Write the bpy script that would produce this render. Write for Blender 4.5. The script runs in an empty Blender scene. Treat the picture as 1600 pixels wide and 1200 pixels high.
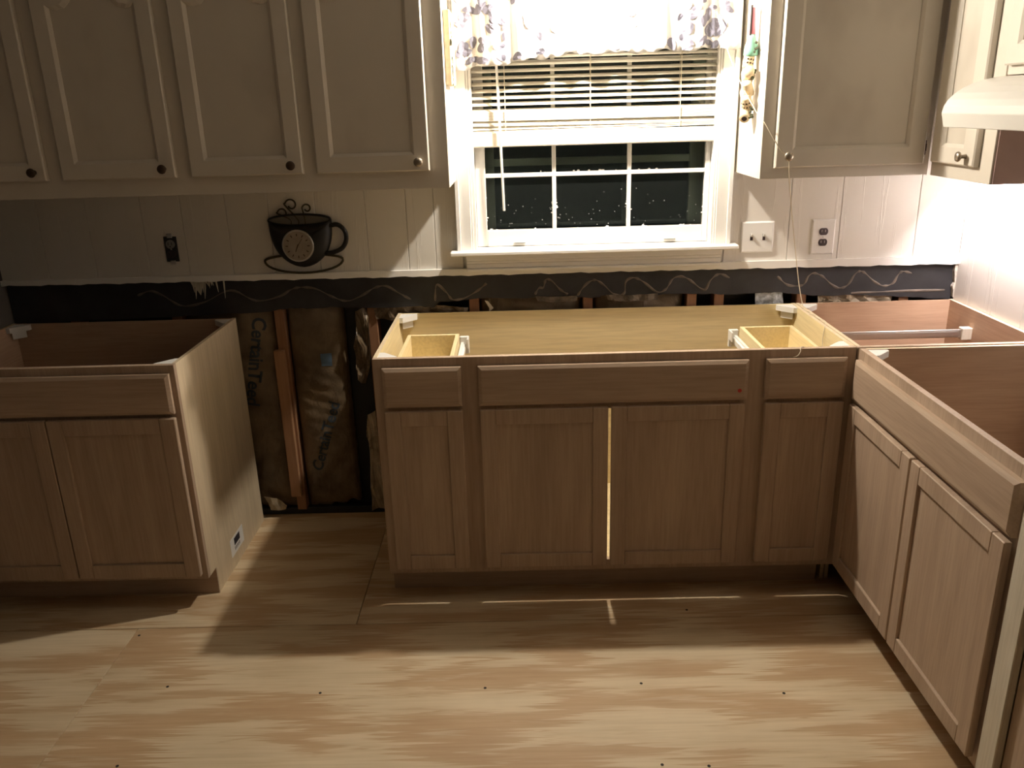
import bpy, bmesh, math, random
from mathutils import Matrix, Vector
rnd = random.Random(7)
S = bpy.context.scene
C = S.collection

# ------------------------------------------------------------------ camera
cam_d = bpy.data.cameras.new('camera'); cam = bpy.data.objects.new('camera', cam_d); C.objects.link(cam)
cam_d.sensor_width = 36.0; cam_d.lens = 36.0 * 1285.77 / 1600.0; cam_d.clip_start = 0.02
cam.matrix_world = (Matrix.Translation((0.47776, -3.09366, 1.62258)) @ Matrix.Rotation(0.015107, 4, 'Z')
                    @ Matrix.Rotation(math.pi / 2 - 0.326117, 4, 'X') @ Matrix.Rotation(-0.029309, 4, 'Z'))
S.camera = cam
# ------------------------------------------------------------------ world, lights, exposure
w = bpy.data.worlds.new('night'); S.world = w; w.use_nodes = True
w.node_tree.nodes['Background'].inputs[0].default_value = (0.10, 0.14, 0.16, 1)
w.node_tree.nodes['Background'].inputs[1].default_value = 0.02
S.view_settings.view_transform = 'Standard'; S.view_settings.look = 'None'
S.view_settings.exposure = 0.0; S.view_settings.gamma = 1.0; S.view_settings.use_curve_mapping = False

def lamp(name, kind, loc, power, col, rot=(0, 0, 0), **kw):
    l = bpy.data.lights.new(name, kind); l.energy = power; l.color = col
    for k, v in kw.items(): setattr(l, k, v)
    o = bpy.data.objects.new(name, l); C.objects.link(o); o.location = loc; o.rotation_euler = rot
    return o
# bulb under the soffit over the sink
lamp('sink_bulb', 'POINT', (0.745, -0.232, 2.005), 75, (1.0, 0.905, 0.775), shadow_soft_size=0.025)
# guessed strip light, added under the corner wall cabinet to brighten the right wall
lamp('wall_fill_strip', 'AREA', (2.075, -0.37, 1.335), 15, (1.0, 0.885, 0.90), rot=(0, math.radians(-48), 0), shape='RECTANGLE', size=0.05, size_y=0.5)
# weak fill light added behind the camera, no lamp known there
lamp('room_fill', 'POINT', (1.0, -3.9, 2.25), 0.15, (1.0, 0.80, 0.62), shadow_soft_size=0.12)

# ------------------------------------------------------------------ materials
def mat(name):
    m = bpy.data.materials.new(name); m.use_nodes = True
    nt = m.node_tree; b = nt.nodes['Principled BSDF']
    return m, nt, b
def ramp(nt, stops):
    r = nt.nodes.new('ShaderNodeValToRGB'); e = r.color_ramp.elements
    while len(e) < len(stops): e.new(0.5)
    for i, (p, c) in enumerate(stops): e[i].position = p; e[i].color = (*c, 1)
    return r
def coords(nt, scale, rand=True, loc=(0, 0, 0), rot=(0, 0, 0)):
    tc = nt.nodes.new('ShaderNodeTexCoord'); mp = nt.nodes.new('ShaderNodeMapping')
    mp.inputs['Scale'].default_value = scale; mp.inputs['Rotation'].default_value = rot
    if rand:
        oi = nt.nodes.new('ShaderNodeObjectInfo'); ml = nt.nodes.new('ShaderNodeMath'); ml.operation = 'MULTIPLY'
        ml.inputs[1].default_value = 37.0; nt.links.new(oi.outputs['Random'], ml.inputs[0])
        ad = nt.nodes.new('ShaderNodeVectorMath'); ad.operation = 'ADD'
        nt.links.new(tc.outputs['Object'], ad.inputs[0]); nt.links.new(ml.outputs[0], ad.inputs[1])
        nt.links.new(ad.outputs[0], mp.inputs['Vector'])
    else:
        nt.links.new(tc.outputs['Object'], mp.inputs['Vector'])
    return mp.outputs[0]
def noise(nt, vec, scale, detail=4, rough=0.55, dist=0.0):
    n = nt.nodes.new('ShaderNodeTexNoise'); n.inputs['Scale'].default_value = scale; n.inputs['Detail'].default_value = detail
    n.inputs['Roughness'].default_value = rough; n.inputs['Distortion'].default_value = dist
    nt.links.new(vec, n.inputs['Vector']); return n.outputs['Fac']
def bump(nt, b, h, strength, dist):
    bp = nt.nodes.new('ShaderNodeBump'); bp.inputs['Strength'].default_value = strength; bp.inputs['Distance'].default_value = dist
    nt.links.new(h, bp.inputs['Height']); nt.links.new(bp.outputs[0], b.inputs['Normal'])
def mixc(nt, fac, a, b2, mode='MIX'):
    m = nt.nodes.new('ShaderNodeMix'); m.data_type = 'RGBA'; m.blend_type = mode
    for s, v in (('A', a), ('B', b2)):
        i = [k for k in m.inputs if k.name == s and k.type == 'RGBA'][0]
        if isinstance(v, tuple): i.default_value = (*v, 1)
        else: nt.links.new(v, i)
    if isinstance(fac, float): m.inputs[0].default_value = fac
    else: nt.links.new(fac, m.inputs[0])
    return [o for o in m.outputs if o.type == 'RGBA'][0]

def wood(name, dark, mid, light, axis, rough=0.6, grain=1.0):
    m, nt, b = mat(name)
    sc = {'x': (2.2, 45, 45), 'y': (45, 2.2, 45), 'z': (45, 45, 2.2)}[axis]
    fine = noise(nt, coords(nt, tuple(s * 3.0 * grain for s in sc)), 1.0, 3, 0.6)
    sc2 = {'x': (1.0, 14, 14), 'y': (14, 1.0, 14), 'z': (14, 14, 1.0)}[axis]
    broad = noise(nt, coords(nt, sc2), 1.0, 3, 0.5, 0.6)
    r = ramp(nt, [(0.25, dark), (0.5, mid), (0.75, light)])
    nt.links.new(broad, r.inputs[0])
    r2 = ramp(nt, [(0.35, (0.88, 0.87, 0.85)), (0.6, (1, 1, 1))])
    nt.links.new(fine, r2.inputs[0])
    nt.links.new(mixc(nt, 1.0, r.outputs[0], r2.outputs[0], 'MULTIPLY'), b.inputs['Base Color'])
    b.inputs['Roughness'].default_value = rough
    bump(nt, b, fine, 0.15, 0.001)
    return m
def plain(name, col, rough=0.5, metal=0.0, var=0.08, scale=8.0, emis=None):
    m, nt, b = mat(name)
    n = noise(nt, coords(nt, (1, 1, 1)), scale, 4)
    r = ramp(nt, [(0.3, tuple(c * (1 - var) for c in col)), (0.7, tuple(min(1, c * (1 + var)) for c in col))])
    nt.links.new(n, r.inputs[0]); nt.links.new(r.outputs[0], b.inputs['Base Color'])
    b.inputs['Roughness'].default_value = rough; b.inputs['Metallic'].default_value = metal
    return m
OAK = {a: wood('raw_oak_' + a, (0.40, 0.29, 0.205), (0.46, 0.34, 0.245), (0.52, 0.395, 0.29), a, 0.55) for a in 'xz'}
LITPLY = {a: wood('lit_maple_ply_' + a, (0.77, 0.64, 0.37), (0.80, 0.67, 0.395), (0.82, 0.70, 0.42), a, 0.5, 0.8) for a in 'xyz'}  # sink cabinet's copy of the ply, warm lamp glow put into the colour
SHADEPLY = {a: wood('shaded_maple_ply_' + a, (0.47, 0.31, 0.205), (0.51, 0.34, 0.225), (0.55, 0.375, 0.25), a, 0.5) for a in 'xyz'}  # same ply in the other cabinets, shade painted in as darker red
SIDE = wood('raw_side_panel', (0.60, 0.49, 0.33), (0.66, 0.54, 0.37), (0.70, 0.58, 0.41), 'z', 0.6)
FRAMER = wood('framing_lumber', (0.26, 0.12, 0.06), (0.34, 0.17, 0.085), (0.42, 0.23, 0.12), 'z', 0.7)
PINE = wood('white_pine_board', (0.62, 0.56, 0.44), (0.68, 0.62, 0.50), (0.74, 0.69, 0.57), 'z', 0.6)
PAINT = plain('cream_paint_cabinet', (0.64, 0.59, 0.51), 0.42, var=0.04, scale=5)
def reflection_mottle():  # darker patches painted in for reflections on the glossy door panels
    m, nt, b = mat('cream_paint_reflections')
    n = noise(nt, coords(nt, (1, 1, 0.6)), 4.0, 3)
    r = ramp(nt, [(0.30, (0.50, 0.45, 0.38)), (0.48, (0.60, 0.55, 0.47)), (0.8, (0.63, 0.58, 0.50))])
    nt.links.new(n, r.inputs[0]); nt.links.new(r.outputs[0], b.inputs['Base Color']); b.inputs['Roughness'].default_value = 0.45
    return m
PANELP = reflection_mottle()
def wallpaint():
    m, nt, b = mat('white_painted_panelling')
    b.inputs['Base Color'].default_value = (0.74, 0.71, 0.65, 1); b.inputs['Roughness'].default_value = 0.38
    v = coords(nt, (30, 30, 1.6))
    n = noise(nt, v, 1.0, 5, 0.6, 0.8)
    r = ramp(nt, [(0.57, (0, 0, 0)), (0.61, (1, 1, 1)), (0.66, (0.3, 0.3, 0.3))]); nt.links.new(n, r.inputs[0])
    bump(nt, b, r.outputs[0], 0.3, 0.0025)
    return m
WALLP = wallpaint()
TRIMW = plain('white_trim_paint', (0.85, 0.835, 0.80), 0.35, var=0.02)
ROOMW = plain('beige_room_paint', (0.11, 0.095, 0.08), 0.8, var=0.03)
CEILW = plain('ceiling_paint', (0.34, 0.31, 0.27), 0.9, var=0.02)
HOODW = plain('white_enamel', (0.74, 0.72, 0.67), 0.3, var=0.02)
MAUVE = plain('brown_end_panel', (0.64, 0.48, 0.44), 0.6, var=0.05)
WHITEP = plain('white_plastic', (0.80, 0.79, 0.76), 0.35, var=0.02)
BLACKP = plain('black_plastic', (0.012, 0.011, 0.011), 0.35)
DARKP = plain('dark_brown_plastic', (0.03, 0.018, 0.02), 0.35)
STEEL = plain('zinc_steel', (0.55, 0.54, 0.52), 0.35, 0.9)
NICKEL = plain('aged_nickel', (0.34, 0.29, 0.23), 0.35, 0.8)
BRONZE = plain('dark_bronze', (0.06, 0.035, 0.02), 0.45, 0.5)
FELT = plain('black_felt_board', (0.017, 0.0165, 0.018), 0.55, var=0.35, scale=14)
SHEATH = plain('black_sheathing', (0.010, 0.011, 0.011), 0.6, var=0.3, scale=10)
GLUE = plain('dried_adhesive', (0.115, 0.092, 0.07), 0.6, var=0.3, scale=40)
SCREWM = plain('screw_hole', (0.03, 0.022, 0.016), 0.8)
CORDM = plain('cream_cord', (0.66, 0.58, 0.44), 0.7)
CLOCKM = plain('black_clay_glaze', (0.007, 0.0065, 0.006), 0.55)
OLIVE = plain('olive_metal', (0.055, 0.042, 0.015), 0.5, 0.3)
DIAL = plain('parchment_dial', (0.30, 0.255, 0.20), 0.6, var=0.15, scale=30)
INK = plain('print_ink', (0.02, 0.02, 0.03), 0.6)
BLUEINK = plain('blue_print', (0.10, 0.17, 0.25), 0.6)
GREYINK = plain('grey_blue_print', (0.03, 0.045, 0.06), 0.6)
REDINK = plain('red_sticker', (0.45, 0.03, 0.02), 0.6)
CORK = plain('wine_cork', (0.66, 0.54, 0.36), 0.7, var=0.12, scale=60)
GREENG = plain('green_glass_paint', (0.22, 0.48, 0.36), 0.25)
REDF = plain('red_foil', (0.55, 0.17, 0.22), 0.3)
LEAFD = plain('dark_leaf', (0.05, 0.06, 0.03), 0.6)
GREYL = plain('grey_leaf_print', (0.125, 0.122, 0.16), 0.8, var=0.35, scale=12)
BLINDM = plain('ivory_blind', (0.84, 0.79, 0.68), 0.4, var=0.02)
def kraft():
    m, nt, b = mat('kraft_paper')
    n = noise(nt, coords(nt, (1, 1, 1)), 9.0, 5)
    r = ramp(nt, [(0.3, (0.10, 0.068, 0.038)), (0.7, (0.21, 0.15, 0.088))]); nt.links.new(n, r.inputs[0])
    nt.links.new(r.outputs[0], b.inputs['Base Color']); b.inputs['Roughness'].default_value = 0.38
    bump(nt, b, noise(nt, coords(nt, (1, 1, 0.5)), 16.0, 4, 0.6, 1.0), 0.6, 0.012)
    return m
KRAFT = kraft()
def fabric():
    m, nt, b = mat('white_cotton')
    b.inputs['Base Color'].default_value = (0.78, 0.77, 0.78, 1); b.inputs['Roughness'].default_value = 0.9
    bump(nt, b, noise(nt, coords(nt, (1, 1, 1)), 500.0, 2), 0.1, 0.0005)
    tr = nt.nodes.new('ShaderNodeBsdfTranslucent'); tr.inputs[0].default_value = (0.8, 0.78, 0.74, 1); mx = nt.nodes.new('ShaderNodeMixShader'); mx.inputs[0].default_value = 0.35
    nt.links.new(b.outputs[0], mx.inputs[1]); nt.links.new(tr.outputs[0], mx.inputs[2]); nt.links.new(mx.outputs[0], nt.nodes['Material Output'].inputs['Surface']); return m
FABRIC = fabric()
def glass():
    m, nt, b = mat('window_glass'); out = nt.nodes['Material Output']
    t = nt.nodes.new('ShaderNodeBsdfTransparent'); g = nt.nodes.new('ShaderNodeBsdfGlossy'); g.inputs['Roughness'].default_value = 0.03
    t.inputs[0].default_value = (0.86, 0.92, 0.90, 1)
    f = nt.nodes.new('ShaderNodeFresnel'); f.inputs['IOR'].default_value = 1.4
    df = nt.nodes.new('ShaderNodeBsdfDiffuse'); df.inputs[0].default_value = (0.40, 0.47, 0.45, 1); hz = nt.nodes.new('ShaderNodeMixShader'); hz.inputs[0].default_value = 0.022  # slight diffuse haze stands in for reflections in the dark panes
    nt.links.new(t.outputs[0], hz.inputs[1]); nt.links.new(df.outputs[0], hz.inputs[2])
    mx = nt.nodes.new('ShaderNodeMixShader'); nt.links.new(f.outputs[0], mx.inputs[0]); nt.links.new(hz.outputs[0], mx.inputs[1]); nt.links.new(g.outputs[0], mx.inputs[2])
    nt.links.new(mx.outputs[0], out.inputs['Surface']); nt.nodes.remove(b); return m
GLASS = glass()
def plywood_floor():
    m, nt, b = mat('pine_plywood')
    v = coords(nt, (1, 1, 1))
    jag = noise(nt, coords(nt, (1.5, 75, 1)), 1.0, 3, 0.65)
    ml = nt.nodes.new('ShaderNodeMath'); ml.operation = 'MULTIPLY_ADD'; ml.inputs[1].default_value = 0.55; ml.inputs[2].default_value = -0.27
    nt.links.new(jag, ml.inputs[0])
    cb = nt.nodes.new('ShaderNodeCombineXYZ'); nt.links.new(ml.outputs[0], cb.inputs[0])
    ad = nt.nodes.new('ShaderNodeVectorMath'); ad.operation = 'ADD'; nt.links.new(v, ad.inputs[0]); nt.links.new(cb.outputs[0], ad.inputs[1])
    mp = nt.nodes.new('ShaderNodeMapping'); mp.inputs['Scale'].default_value = (2.6, 9.5, 1); nt.links.new(ad.outputs[0], mp.inputs['Vector'])
    n = noise(nt, mp.outputs[0], 1.0, 4, 0.5, 0.5)
    r = ramp(nt, [(0.40, (0.73, 0.60, 0.405)), (0.475, (0.70, 0.565, 0.37)), (0.52, (0.58, 0.41, 0.24)), (0.62, (0.555, 0.38, 0.215)), (0.70, (0.65, 0.515, 0.335))])
    nt.links.new(n, r.inputs[0])
    g = noise(nt, coords(nt, (3, 90, 1)), 1.0, 3, 0.6, 0.4)
    r2 = ramp(nt, [(0.3, (0.90, 0.88, 0.85)), (0.6, (1, 1, 1))]); nt.links.new(g, r2.inputs[0])
    d = noise(nt, coords(nt, (1, 1, 1), False), 2.2, 4)
    r3 = ramp(nt, [(0.3, (0.86, 0.84, 0.81)), (0.6, (1, 1, 1))]); nt.links.new(d, r3.inputs[0])
    c = mixc(nt, 1.0, r.outputs[0], r2.outputs[0], 'MULTIPLY')
    nt.links.new(mixc(nt, 1.0, c, r3.outputs[0], 'MULTIPLY'), b.inputs['Base Color'])
    b.inputs['Roughness'].default_value = 0.6; bump(nt, b, g, 0.12, 0.001)
    return m
PLYFLOOR = plywood_floor()

# ------------------------------------------------------------------ mesh helpers
def bx(bm, x0, x1, y0, y1, z0, z1, bev=0.0, mi=0):
    vs = [bm.verts.new(p) for p in ((x0, y0, z0), (x1, y0, z0), (x1, y1, z0), (x0, y1, z0), (x0, y0, z1), (x1, y0, z1), (x1, y1, z1), (x0, y1, z1))]
    fs = [bm.faces.new([vs[i] for i in f]) for f in ((3, 2, 1, 0), (4, 5, 6, 7), (0, 1, 5, 4), (1, 2, 6, 5), (2, 3, 7, 6), (3, 0, 4, 7))]
    if bev > 0:
        es = list({e for f in fs for e in f.edges})
        r = bmesh.ops.bevel(bm, geom=es, offset=bev, segments=1, affect='EDGES', profile=0.5)
        fs = [f for f in set(r['faces'])] + [f for f in fs if f.is_valid]
    for f in fs:
        if f.is_valid: f.material_index = mi
    return fs
def obj(name, bm, mats, parent=None, smooth=False):
    me = bpy.data.meshes.new(name)
    bmesh.ops.recalc_face_normals(bm, faces=bm.faces[:])
    bm.to_mesh(me); bm.free()
    for m in (mats if isinstance(mats, (list, tuple)) else [mats]): me.materials.append(m)
    if smooth:
        for p in me.polygons: p.use_smooth = True
    o = bpy.data.objects.new(name, me); C.objects.link(o)
    if parent: o.parent = parent
    return o
def box(name, m, parent, *a, bev=0.0):
    bm = bmesh.new(); bx(bm, *a, bev=bev); return obj(name, bm, m, parent)
def tag(o, label=None, cat=None, group=None, kind=None):
    if label: o['label'] = label
    if cat: o['category'] = cat
    if group: o['group'] = group
    if kind: o['kind'] = kind
    return o
def thing(name, label, cat, loc=(0, 0, 0), rz=0.0, group=None, kind=None):
    o = bpy.data.objects.new(name, None); C.objects.link(o); o.location = loc; o.rotation_euler = (0, 0, rz); o.empty_display_size = 0.05
    return tag(o, label, cat, group, kind)
def struct(name, label, cat, loc=(0, 0, 0)): return thing(name, label, cat, loc, kind='structure')
def catmull(pts, n=6):
    P = [Vector(p) for p in pts]; P = [P[0] * 2 - P[1]] + P + [P[-1] * 2 - P[-2]]; out = []
    for i in range(1, len(P) - 2):
        a, b, c, d = P[i - 1:i + 3]
        for k in range(n):
            t = k / n
            out.append(0.5 * ((2 * b) + (c - a) * t + (2 * a - 5 * b + 4 * c - d) * t * t + (3 * b - a - 3 * c + d) * t ** 3))
    out.append(P[-2]); return out
def tube(bm, pts, r, seg=8, squash=None, caps=True):
    pts = [Vector(p) for p in pts]; rings = []
    for i, p in enumerate(pts):
        t = (pts[min(i + 1, len(pts) - 1)] - pts[max(i - 1, 0)]).normalized()
        up = Vector((0, 1, 0)) if abs(t.y) < 0.9 else Vector((1, 0, 0))
        a = t.cross(up).normalized(); b = a.cross(t).normalized()
        rr = r[i] if isinstance(r, (list, tuple)) else r; sq = squash or 1.0
        rings.append([bm.verts.new(p + a * (rr * math.cos(2 * math.pi * k / seg)) + b * (rr * sq * math.sin(2 * math.pi * k / seg))) for k in range(seg)])
    for i in range(len(rings) - 1):
        for k in range(seg): bm.faces.new((rings[i][k], rings[i][(k + 1) % seg], rings[i + 1][(k + 1) % seg], rings[i + 1][k]))
    if caps: bm.faces.new(rings[0]); bm.faces.new(rings[-1][::-1])
def prism(bm, pts, f, h0, h1, mi=0):
    """extrude 2d outline pts; f(a,b,h) -> xyz"""
    A = [bm.verts.new(f(a, b, h0)) for a, b in pts]; B = [bm.verts.new(f(a, b, h1)) for a, b in pts]
    n = len(pts); fs = [bm.faces.new(A[::-1]), bm.faces.new(B)]
    for i in range(n): fs.append(bm.faces.new((A[i], A[(i + 1) % n], B[(i + 1) % n], B[i])))
    for q in fs: q.material_index = mi
def XZ(a, b, h): return (a, h, b)
def YZ(a, b, h): return (h, a, b)
def XY(a, b, h): return (a, b, h)
def lathe(bm, prof, origin, axis, seg=20):
    """prof: (radius, distance along axis)"""
    ax = Vector(axis).normalized(); u = ax.orthogonal().normalized(); v = ax.cross(u); o = Vector(origin); rings = []
    for r, d in prof:
        rings.append([bm.verts.new(o + ax * d + (u * math.cos(2 * math.pi * k / seg) + v * math.sin(2 * math.pi * k / seg)) * max(r, 1e-4)) for k in range(seg)])
    for i in range(len(rings) - 1):
        for k in range(seg): bm.faces.new((rings[i][k], rings[i][(k + 1) % seg], rings[i + 1][(k + 1) % seg], rings[i + 1][k]))
    bm.faces.new(rings[0][::-1]); bm.faces.new(rings[-1])
def slab(bm, x0, x1, z0, z1, yb, yf, ch, dep=0.006):
    """front board with a bevelled face edge; front looks to -y"""
    L = []
    for (i, y) in ((0, yb), (0, yf + dep), (ch, yf)):
        L.append([bm.verts.new(p) for p in ((x0 + i, y, z0 + i), (x1 - i, y, z0 + i), (x1 - i, y, z1 - i), (x0 + i, y, z1 - i))])
    bm.faces.new(L[0]); bm.faces.new(L[-1])
    for a, b in zip(L, L[1:]):
        for k in range(4): bm.faces.new((a[k], a[(k + 1) % 4], b[(k + 1) % 4], b[k]))
def ring_strip(bm, A, B):
    n = len(A)
    for k in range(n): bm.faces.new((A[k], A[(k + 1) % n], B[(k + 1) % n], B[k]))

# ------------------------------------------------------------------ the room
XL, XR = -1.505, 2.125
WIN = (0.315, 1.187, 1.112, 2.03)      # window opening x0,x1,z0,z1
fl = struct('floor', 'bare pine plywood subfloor with tan grain figure', 'floor')
box('subfloor', FRAMER, fl, XL - 0.1, XR + 0.1, -4.7, 0.11, -0.08, -0.02)
for (x0, x1, y0, y1) in ((XL, -0.10, -0.755, 0.09), (-0.10, XR, -0.755, 0.09), (XL, -0.832, -3.195, -0.755), (-0.832, 0.388, -3.195, -0.755) if False else (-0.832, XR, -1.976, -0.755), (-0.832, XR, -3.195, -1.976), (XL, XR, -4.6, -3.195)):
    box('plywood_sheet', PLYFLOOR, fl, x0 + 0.0012, x1 - 0.0012, y0 + 0.0012, y1 - 0.0012, -0.02, 0.0, bev=0.0008)
sb = None
for (x, y) in ((0.342, -1.085), (0.802, -1.078), (1.204, -1.132), (-0.144, -1.093), (-0.613, -1.052), (0.811, -1.394), (0.93, -1.401), (1.007, -0.712), (-0.812, -0.793), (-0.62, -1.365)):
    if sb is None:
        bm = bmesh.new(); lathe(bm, [(0.0045, 0), (0.0045, 0.0006), (0.001, 0.0008)], (0, 0, 0), (0, 0, 1), 8); sb = obj('screw', bm, SCREWM, fl); o = sb
    else:
        o = sb.copy(); C.objects.link(o); o.parent = fl
    o.location = (x, y, 0.0)
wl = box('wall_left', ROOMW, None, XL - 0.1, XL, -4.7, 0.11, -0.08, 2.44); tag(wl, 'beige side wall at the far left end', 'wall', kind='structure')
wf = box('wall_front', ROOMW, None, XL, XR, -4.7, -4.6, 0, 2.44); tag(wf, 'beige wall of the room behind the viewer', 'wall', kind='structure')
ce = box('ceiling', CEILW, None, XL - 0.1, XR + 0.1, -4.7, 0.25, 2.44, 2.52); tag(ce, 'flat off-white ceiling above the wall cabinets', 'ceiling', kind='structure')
wr = struct('wall_right', 'brightly lit white panelled wall on the right', 'wall')
box('wall_core', ROOMW, wr, XR + 0.012, XR + 0.11, -4.7, 0.11, -0.08, 2.44)
for y0, y1 in ((-0.105, 0.0), (-0.26, -0.105), (-0.44, -0.26), (-0.55, -0.44), (-0.75, -0.55), (-1.6, -0.75), (-2.8, -1.6), (-4.6, -2.8)):
    box('plank', WALLP, wr, XR, XR + 0.012, y0 + 0.0004, y1 - 0.0004, 0.78 if y0 > -0.6 else 0.0, 2.44, bev=0.0008)
bm = bmesh.new()
bx(bm, XL, XR, -0.36, 0.0, 2.136, 2.44, 0.002)
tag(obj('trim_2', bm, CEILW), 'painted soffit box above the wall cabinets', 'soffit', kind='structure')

# back wall: panelling above a torn-out band that shows studs and insulation
wb = struct('wall_back', 'white painted panelling with a torn-out band exposing studs', 'wall')
bm = bmesh.new()
for a in ((XL, WIN[0], 0.010, 0.10, 1.03, 2.44), (WIN[1], XR + 0.1, 0.010, 0.10, 1.03, 2.44), (WIN[0], WIN[1], 0.010, 0.10, 1.03, WIN[2]), (WIN[0], WIN[1], 0.010, 0.10, WIN[3], 2.44)): bx(bm, *a)
obj('wall_core', bm, TRIMW, wb)
gr = [XL, -1.32, -1.135, -0.93, -0.78, -0.613, -0.455, -0.28, -0.095, 0.056, 0.159, 0.262]
gr2 = [1.24, 1.478, 1.666, 1.95, XR]
for g in (gr, gr2):
    for a, b in zip(g, g[1:]): box('plank', WALLP, wb, a + 0.0007, b - 0.0007, 0.0, 0.010, 1.03, 2.136, bev=0.0016)
box('sheathing', SHEATH, wb, XL, XR + 0.1, 0.092, 0.102, -0.02, 1.03)
box('bottom_plate', FELT, wb, XL, XR + 0.1, 0.045, 0.092, 0.0, 0.03, bev=0.002)
for x in (-1.29, -0.89, -0.489, -0.125, 0.274, 0.714, 1.115, 1.22, 1.537, 1.93):
    box('stud', FRAMER, wb, x, x + 0.038, 0.026, 0.092, 0.03, 1.03, bev=0.002)
bm = bmesh.new(); bx(bm, -0.503, -0.461, 0.004, 0.026, 0.10, 0.735, 0.002); obj('nailing_block', bm, wood('reddish_block', (0.30, 0.15, 0.07), (0.38, 0.2, 0.1), (0.46, 0.26, 0.14), 'z', 0.7), wb)
# black backer strip, ragged along its foot
bot = [(-1.5, .872), (-1.2, .875), (-0.95, .880), (-0.70, .888), (-0.50, .893), (-0.42, .905), (-0.355, .899), (-0.23, .903), (-0.10, .897), (0.068, .899), (0.14, .893), (0.16, .915), (0.30, .922), (0.342, .924), (0.50, .918), (0.589, .925), (0.75, .912), (0.80, .921), (0.933, .914), (1.02, .921), (1.179, .917), (1.30, .912), (1.42, .918), (1.523, .909), (1.65, .897), (1.793, .897), (1.90, .89), (2.0, .884), (2.12, .872)]
pts = []
for (a, za), (b, zb) in zip(bot, bot[1:]):
    for k in range(4):
        t = k / 4; pts.append((a + (b - a) * t, za + (zb - za) * t + (rnd.uniform(-0.003, 0.003) if k else 0)))
pts.append(bot[-1])
bm = bmesh.new()
for (a, za), (b, zb) in zip(pts, pts[1:]):
    prism(bm, [(a, za), (b, zb), (b, 1.04), (a, 1.04)], XZ, 0.012, 0.022)
bmesh.ops.remove_doubles(bm, verts=bm.verts[:], dist=1e-5)
obj('backer_strip', bm, FELT, wb)
waves = [
 [(-1.002, .969), (-.949, .985), (-.903, .966), (-.835, .924), (-.746, .937), (-.64, .98), (-.547, .937), (-.454, .952), (-.406, .978), (-.361, .985), (-.308, .976), (-.249, .944), (-.194, .927), (-.138, .946), (-.086, .975), (-.041, .981), (-.001, .957), (.051, .926)],
 [(.144, .918), (.153, .981), (.188, .952), (.211, .922), (.256, .926), (.306, .952), (.344, .981)],
 [(.529, .933), (.545, .958), (.562, .96), (.572, .99), (.594, .984), (.625, .951), (.655, .93)],
 [(.692, .924), (.716, .958), (.74, .978), (.765, .982), (.797, .959), (.834, .925), (.871, .929), (.877, .974), (.906, .988), (.943, .972), (.996, .931), (1.03, .94), (1.053, .977), (1.079, .988), (1.114, .978), (1.176, .934), (1.199, .97), (1.232, .994), (1.272, .978)],
 [(1.454, .978), (1.488, .948), (1.518, .94), (1.554, .944), (1.57, .975), (1.591, .987), (1.624, .974), (1.663, .941), (1.694, .927), (1.724, .939), (1.745, .976), (1.763, .99), (1.785, .982), (1.82, .951), (1.859, .931), (1.894, .94), (1.91, .971), (1.927, .985), (1.962, .977)],
 [(1.74, .906), (1.91, .909), (2.095, .909)]]
for wv in waves:
    c = catmull([(x, 0.0115, z) for x, z in wv], 6)
    bm = bmesh.new(); tube(bm, c, [0.0035 + 0.0018 * math.sin(i * 0.9 + 1.3 * math.sin(i * 0.37)) for i in range(len(c))], 6, 0.35)
    obj('adhesive_bead', bm, GLUE, wb)
# torn wall edge at right end of the band
bm = bmesh.new()
zz = [0.885 + 0.014 * i for i in range(11)]
prism(bm, [(XR - 0.002 - rnd.uniform(0, 0.009), z) for z in zz] + [(XR + 0.003, zz[-1]), (XR + 0.003, zz[0])], XZ, -0.003, 0.012); obj('torn_edge', bm, plain('torn_gypsum', (0.45, 0.4, 0.33), 0.9, var=0.5, scale=60), wb)
# splinters under the ledge
for i in range(15):
    x = -0.80 + rnd.random() * 0.15; ln = rnd.choice([0.02, 0.03, 0.045, 0.07]); wd = rnd.uniform(0.002, 0.0045)
    bm = bmesh.new(); d = rnd.uniform(-0.012, 0.012)
    prism(bm, [(x - wd, 1.03), (x + d * 0.3 - wd * 0.8, 1.03 - ln * 0.5), (x + d, 1.022 - ln), (x + d * 0.3 + wd * 0.8, 1.03 - ln * 0.5), (x + wd, 1.03)], XZ, -0.002 + 0.0005 * i % 0.003, 0.001 + 0.0005 * i % 0.003); obj('splinter', bm, PINE, wb)
bm = bmesh.new(); prism(bm, [(-0.785, 1.03), (-0.775, 1.0), (-0.755, 0.965), (-0.742, 1.005), (-0.738, 1.03)], XZ, 0.006, 0.009); obj('splinter', bm, PINE, wb)
# white ledge strip along the foot of the panelling, chipped lower edge
bm = bmesh.new()
xs = [XL + (XR - XL) * i / 120 for i in range(121)]
for a, b in zip(xs, xs[1:]):
    j = lambda x: 1.0235 - 0.010 * (x - XL) / (XR - XL) + 0.0028 * math.sin(x * 61) * math.sin(x * 23 + 1)
    prism(bm, [(a, j(a)), (b, j(b)), (b, 1.043), (a, 1.043)], XZ, -0.013, 0.0105)
bmesh.ops.remove_doubles(bm, verts=bm.verts[:], dist=1e-5)
tag(obj('trim_1', bm, TRIMW), 'narrow white ledge strip along the foot of the panelling', 'trim', kind='structure')

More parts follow.
